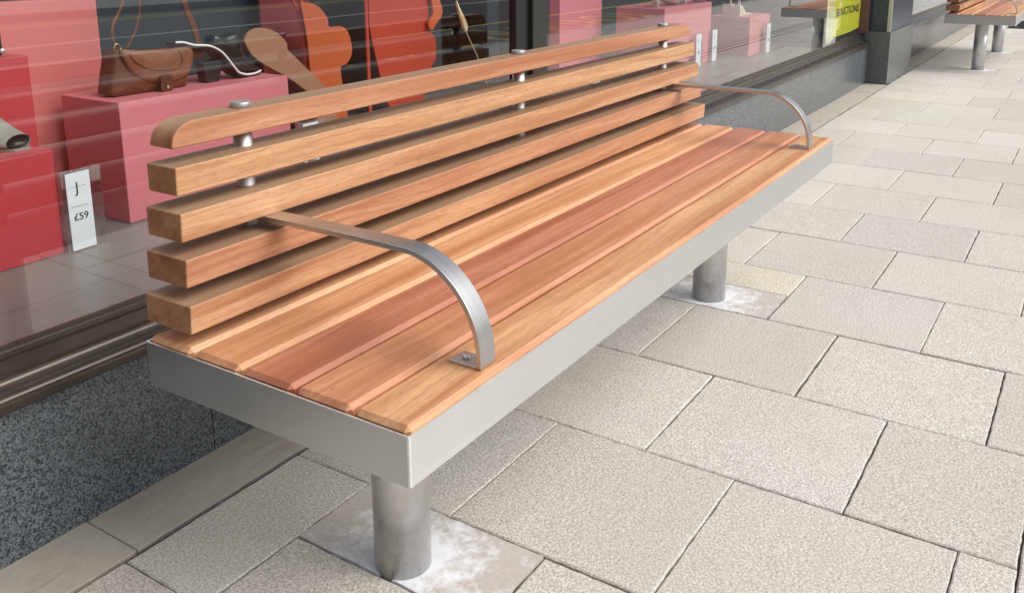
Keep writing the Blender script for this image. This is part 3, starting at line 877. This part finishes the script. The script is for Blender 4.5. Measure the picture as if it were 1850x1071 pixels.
cutout('front_card', '', [(1.5664, .95), (1.5660, .8465), (1.5854, .8165), (1.6256, .8104), (1.6655, .7883), (1.6967, .7502), (1.7031, .7215), (1.7612, .719), (1.7985, .6975), (1.8165, .648), (1.8138, .6062), (1.7845, .5758), (1.7519, .5639), (1.7605, .486), (1.77, .3450), (1.62, .3450), (1.6008, .477), (1.5953, .589), (1.5892, .6891), (1.5725, .7882), (1.545, .95)], 1.760, ORANGE, parent=fA)
cutout('rear_strip', '', [(1.505, .95), (1.5255, .8479), (1.5454, .8374), (1.5766, .797), (1.600, .7467), (1.6127, .666), (1.6154, .5653), (1.62, .345), (1.59, .345), (1.592, .5653), (1.5857, .7072), (1.5609, .8036), (1.515, .8700)], 1.780, CORAL, parent=fA)
block('backdrop_panel', 'narrow crimson panel standing behind the orange scalloped figure', DRED, 1.500, 1.745, 1.895, 1.905, .3405, 1.2, 'panel', bev=.0005)
fB = thing('card_figure', 'tall red-orange card figure with curved edges left of the black display unit', 'cut-out', (2.13, 1.76, .3405))
cutout('front_card', '', [(1.935, .97), (1.9213, .8397), (1.9229, .8078), (1.9226, .7023), (1.9432, .6145), (1.9622, .5471), (1.9815, .4785), (2.0205, .38), (2.10, .3450), (2.22, .3450), (2.255, .420), (2.304, .508), (2.3318, .5334), (2.3382, .5991), (2.3242, .6356), (2.2841, .6738), (2.2948, .7538), (2.3088, .8218), (2.30, .97)], 1.760, RORANGE, parent=fB)
cutout('side_card', '', [(2.2833, .8235), (2.31, .90), (2.3418, .7947), (2.3637, .7433), (2.355, .7159), (2.3234, .6903), (2.2882, .6629), (2.2654, .6905), (2.2984, .7313), (2.2894, .7891)], 1.742, ORANGE, parent=fB)
MB().box(1.905, 1.9218, 1.764, 1.772, .3405, .97).build('edge_strip', RORANGE, fB)
# black display unit with ledges
u = thing('display_unit', 'black open display unit left of the dark window mullion', 'shelf unit', (2.86, 2.05, .3405))
MB().box(2.62, 2.655, 1.995, 2.20, .3405, 1.25).build('side_panel', BLACK, u, bevel=.002)
MB().box(3.03, 3.065, 1.995, 2.20, .3405, 1.25).build('side_panel', BLACK, u, bevel=.002)
MB().box(2.655, 3.03, 2.17, 2.20, .3405, 1.25).build('back_panel', BLACK, u)
for z in (.36, .50, .63, .76, .98, 1.23):
    MB().box(2.656, 3.029, 2.00, 2.169, z, z + .014).build('shelf', BLACK, u, bevel=.001)
# gold arrow
ar = thing('arrow_ornament', 'gold arrow ornament with a leaf-shaped head in front of the black unit', 'ornament', (2.36, 1.60, .3405))
MB().prism(smooth_loop([(2.268, .790), (2.300, .752), (2.3280, .715), (2.3460, .680), (2.3400, .662), (2.3240, .664), (2.3020, .700), (2.2850, .740)], 4), 'y', 1.598, 1.603).build('leaf', PALEGOLD, ar)
MB().tube([(2.268, 1.5955, .790), (2.326, 1.5955, .664), (2.4054, 1.5955, .5547), (2.52, 1.5955, .3410)], .0022, 8).build('shaft', PALEGOLD, ar)

# ------------------------------------------------------------------ right window display
block('backdrop_panel', 'dusky pink backdrop panel just right of the window mullion', PINK, 2.95, 3.20, 1.80, 1.84, .3405, 1.5, 'panel')
block('backdrop_panel', 'bright pink twin backdrop panel behind the near bench cap, right of the mullion', PINK, 3.215, 3.665, 1.66, 1.72, .3405, 1.5, 'panel')
block('backdrop_panel', 'bright pink tall panel behind the wide display plinth in the right window', PINK, 4.62, 4.93, 1.60, 1.66, .3405, 1.4, 'panel')
block('display_box', 'wide pink display plinth with silver shoes in the right window', PINK, 3.640, 4.300, 1.2836, 1.560, .3405, .6830)
block('display_box', 'small pink display cube with cream shoes in the right window', PINK, 4.630, 5.010, 1.165, 1.420, .3405, .5750)
def pump(label, x, y, z, s, mat, flip=1, kind='silver'):
    k = thing('display_shoe', label, 'shoe', (x, y, z), 'shoes on the right window display')
    P = lambda a, b, c: (x + flip * a * s, y + b * s, z + c * s)
    secs = []
    for t, cz, hw, hh in ((0, .075, .022, .022), (.05, .070, .028, .026), (.11, .048, .032, .026), (.17, .026, .038, .022), (.22, .017, .036, .015), (.26, .011, .018, .008)):
        secs.append((P(t, 0, cz), (0, hw * s, 0), (0, 0, hh * s)))
    loft(secs, 16).build('upper', mat, k)
    MB().prism([P(-.004, 0, .058)[::2], P(.034, 0, .050)[::2], P(.022, 0, .001)[::2], P(.006, 0, .001)[::2]], 'y', y - .014 * s, y + .014 * s).build('heel', mat, k, bevel=.001)
    return k
pump('crinkled silver shoe at the left on the wide pink plinth', 3.70, 1.37, .6835, 1.15, SILVER)
pump('crinkled silver shoe at the right on the wide pink plinth', 4.00, 1.34, .6835, 1.15, SILVER)
k = thing('ankle_strap_sandal', 'cream ankle-strap sandals standing on the small pink cube', 'shoe', (4.80, 1.28, .5755))
for dx, dy in ((0, 0), (.10, .09)):
    MB().prism([(4.66 + dx, .5757), (4.86 + dx, .5757), (4.87 + dx, .585), (4.78 + dx, .590), (4.70 + dx, .640), (4.66 + dx, .642)], 'y', 1.24 + dy, 1.30 + dy).build('sole', CREAM, k, bevel=.003)
    MB().tube(smooth_path([(4.67 + dx, 1.245 + dy, .642), (4.665 + dx, 1.245 + dy, .72), (4.70 + dx, 1.26 + dy, .76), (4.73 + dx, 1.28 + dy, .70), (4.80 + dx, 1.29 + dy, .59)], 6), .006, 8, .4).build('strap', CREAM, k)

# yellow sale poster hanging inside the glass
po = thing('sale_poster', 'fluorescent yellow REDUCTIONS poster hanging inside the right window', 'poster', (5.75, .90, .39))
g = MB(); nx, nz = 24, 14; vs = []
def pz(x):  # lower edge
    t = (x - 5.42) / (6.13 - 5.42); return .392 + .022 * (2 * t - 1) ** 2 * (1 if t > .5 else .4)
def py(x, s): return .872 + .020 * math.sin((x - 5.42) / .71 * math.pi) * (1 - s) - .004
for i in range(nx + 1):
    x = 5.42 + .71 * i / nx
    for j in range(nz + 1):
        s = j / nz; vs.append((x, py(x, s), pz(x) * (1 - s) + 1.25 * s))
fs = [(i * (nz + 1) + j, (i + 1) * (nz + 1) + j, (i + 1) * (nz + 1) + j + 1, i * (nz + 1) + j + 1) for i in range(nx) for j in range(nz)]
g.add(vs, fs, True); sheet = g.build('sheet', YELLOW, po)
g = MB(); g.add([(5.42, .868, 1.25), (5.42, .868, .392), (5.40, .880, .366), (5.345, .892, .362), (5.325, .894, .45), (5.315, .894, 1.25)], [(0, 1, 2, 3, 4, 5)]); g.build('curled_edge', PALEY, po)
for body, z, w in (('REDUCTIONS', .530, .62), ('FURTHER', .617, .46)):
    o = text_mesh('lettering', body, INK, sheet, .072, (5.785, .8665, z), (1, 0, 0), (0, 0, 1), width=w, bold=.0013)
    off = base_of(sheet)
    for v in o.data.vertices:
        wx = v.co.x + off.x; v.co.y += py(wx, .15) - .868

# teal vase in the farther window
te = thing('vase', 'teal glazed vase in the window beyond the pillar', 'vase', (9.20, .99, .3405))
MB().lathe([(0, 0), (.05, .001), (.062, .03), (.066, .10), (.055, .20), (.040, .26), (.045, .29), (.040, .29), (.036, .26)], (9.20, .99, .3405), 28).build('body', TEAL, te)

# ------------------------------------------------------------------ light
sd = Vector((.30, -1.0, .0)).normalized() * math.cos(math.radians(46)); sd.z = math.sin(math.radians(46))
su = bpy.data.lights.new('sun', 'SUN'); su.energy = 3.0; su.angle = math.radians(50); su.color = (1.0, .965, .90)
so = bpy.data.objects.new('sun', su); so.rotation_euler = sd.to_track_quat('Z', 'Y').to_euler(); so.location = (0, -5, 6); link(so)
w = bpy.data.worlds.new('World'); sc.world = w; w.use_nodes = True
nt = w.node_tree; nt.nodes.clear()
sky = nt.nodes.new('ShaderNodeTexSky'); sky.sky_type = 'NISHITA'; sky.sun_disc = False
sky.sun_elevation = math.radians(46); sky.sun_rotation = math.atan2(sd.x, sd.y); sky.dust_density = 3.0; sky.air_density = 1.0
hs = nt.nodes.new('ShaderNodeHueSaturation'); hs.inputs['Saturation'].default_value = .38
bg = nt.nodes.new('ShaderNodeBackground'); bg.inputs['Strength'].default_value = .14
wo = nt.nodes.new('ShaderNodeOutputWorld')
nt.links.new(sky.outputs[0], hs.inputs['Color']); nt.links.new(hs.outputs[0], bg.inputs[0]); nt.links.new(bg.outputs[0], wo.inputs[0])

# ------------------------------------------------------------------ camera
cd = bpy.data.cameras.new('camera'); cam = bpy.data.objects.new('camera', cd); link(cam)
F = 1647.2067; yaw, pit, rol = map(math.radians, (33.1042, -13.0615, -.2615))
f = Vector((math.cos(pit) * math.cos(yaw), math.cos(pit) * math.sin(yaw), math.sin(pit)))
r = f.cross(Vector((0, 0, 1))).normalized(); uu = r.cross(f)
R_ = r * math.cos(rol) + uu * math.sin(rol); U_ = -r * math.sin(rol) + uu * math.cos(rol)
M = Matrix((( R_.x, U_.x, -f.x), (R_.y, U_.y, -f.y), (R_.z, U_.z, -f.z)))
cam.rotation_euler = M.to_euler(); cam.location = (-.7516, -.6385, 1.0225)
cd.sensor_fit = 'HORIZONTAL'; cd.sensor_width = 36; cd.lens = F / 1850 * 36
cd.shift_y = -257.885 / 1850
cd.clip_start = .02; cd.clip_end = 1500
sc.camera = cam
sc.view_settings.view_transform = 'Standard'; sc.view_settings.look = 'None'; sc.view_settings.exposure = 0
sc.cycles.max_bounces = 8; sc.cycles.transparent_max_bounces = 12
sc.cycles.use_denoising = True
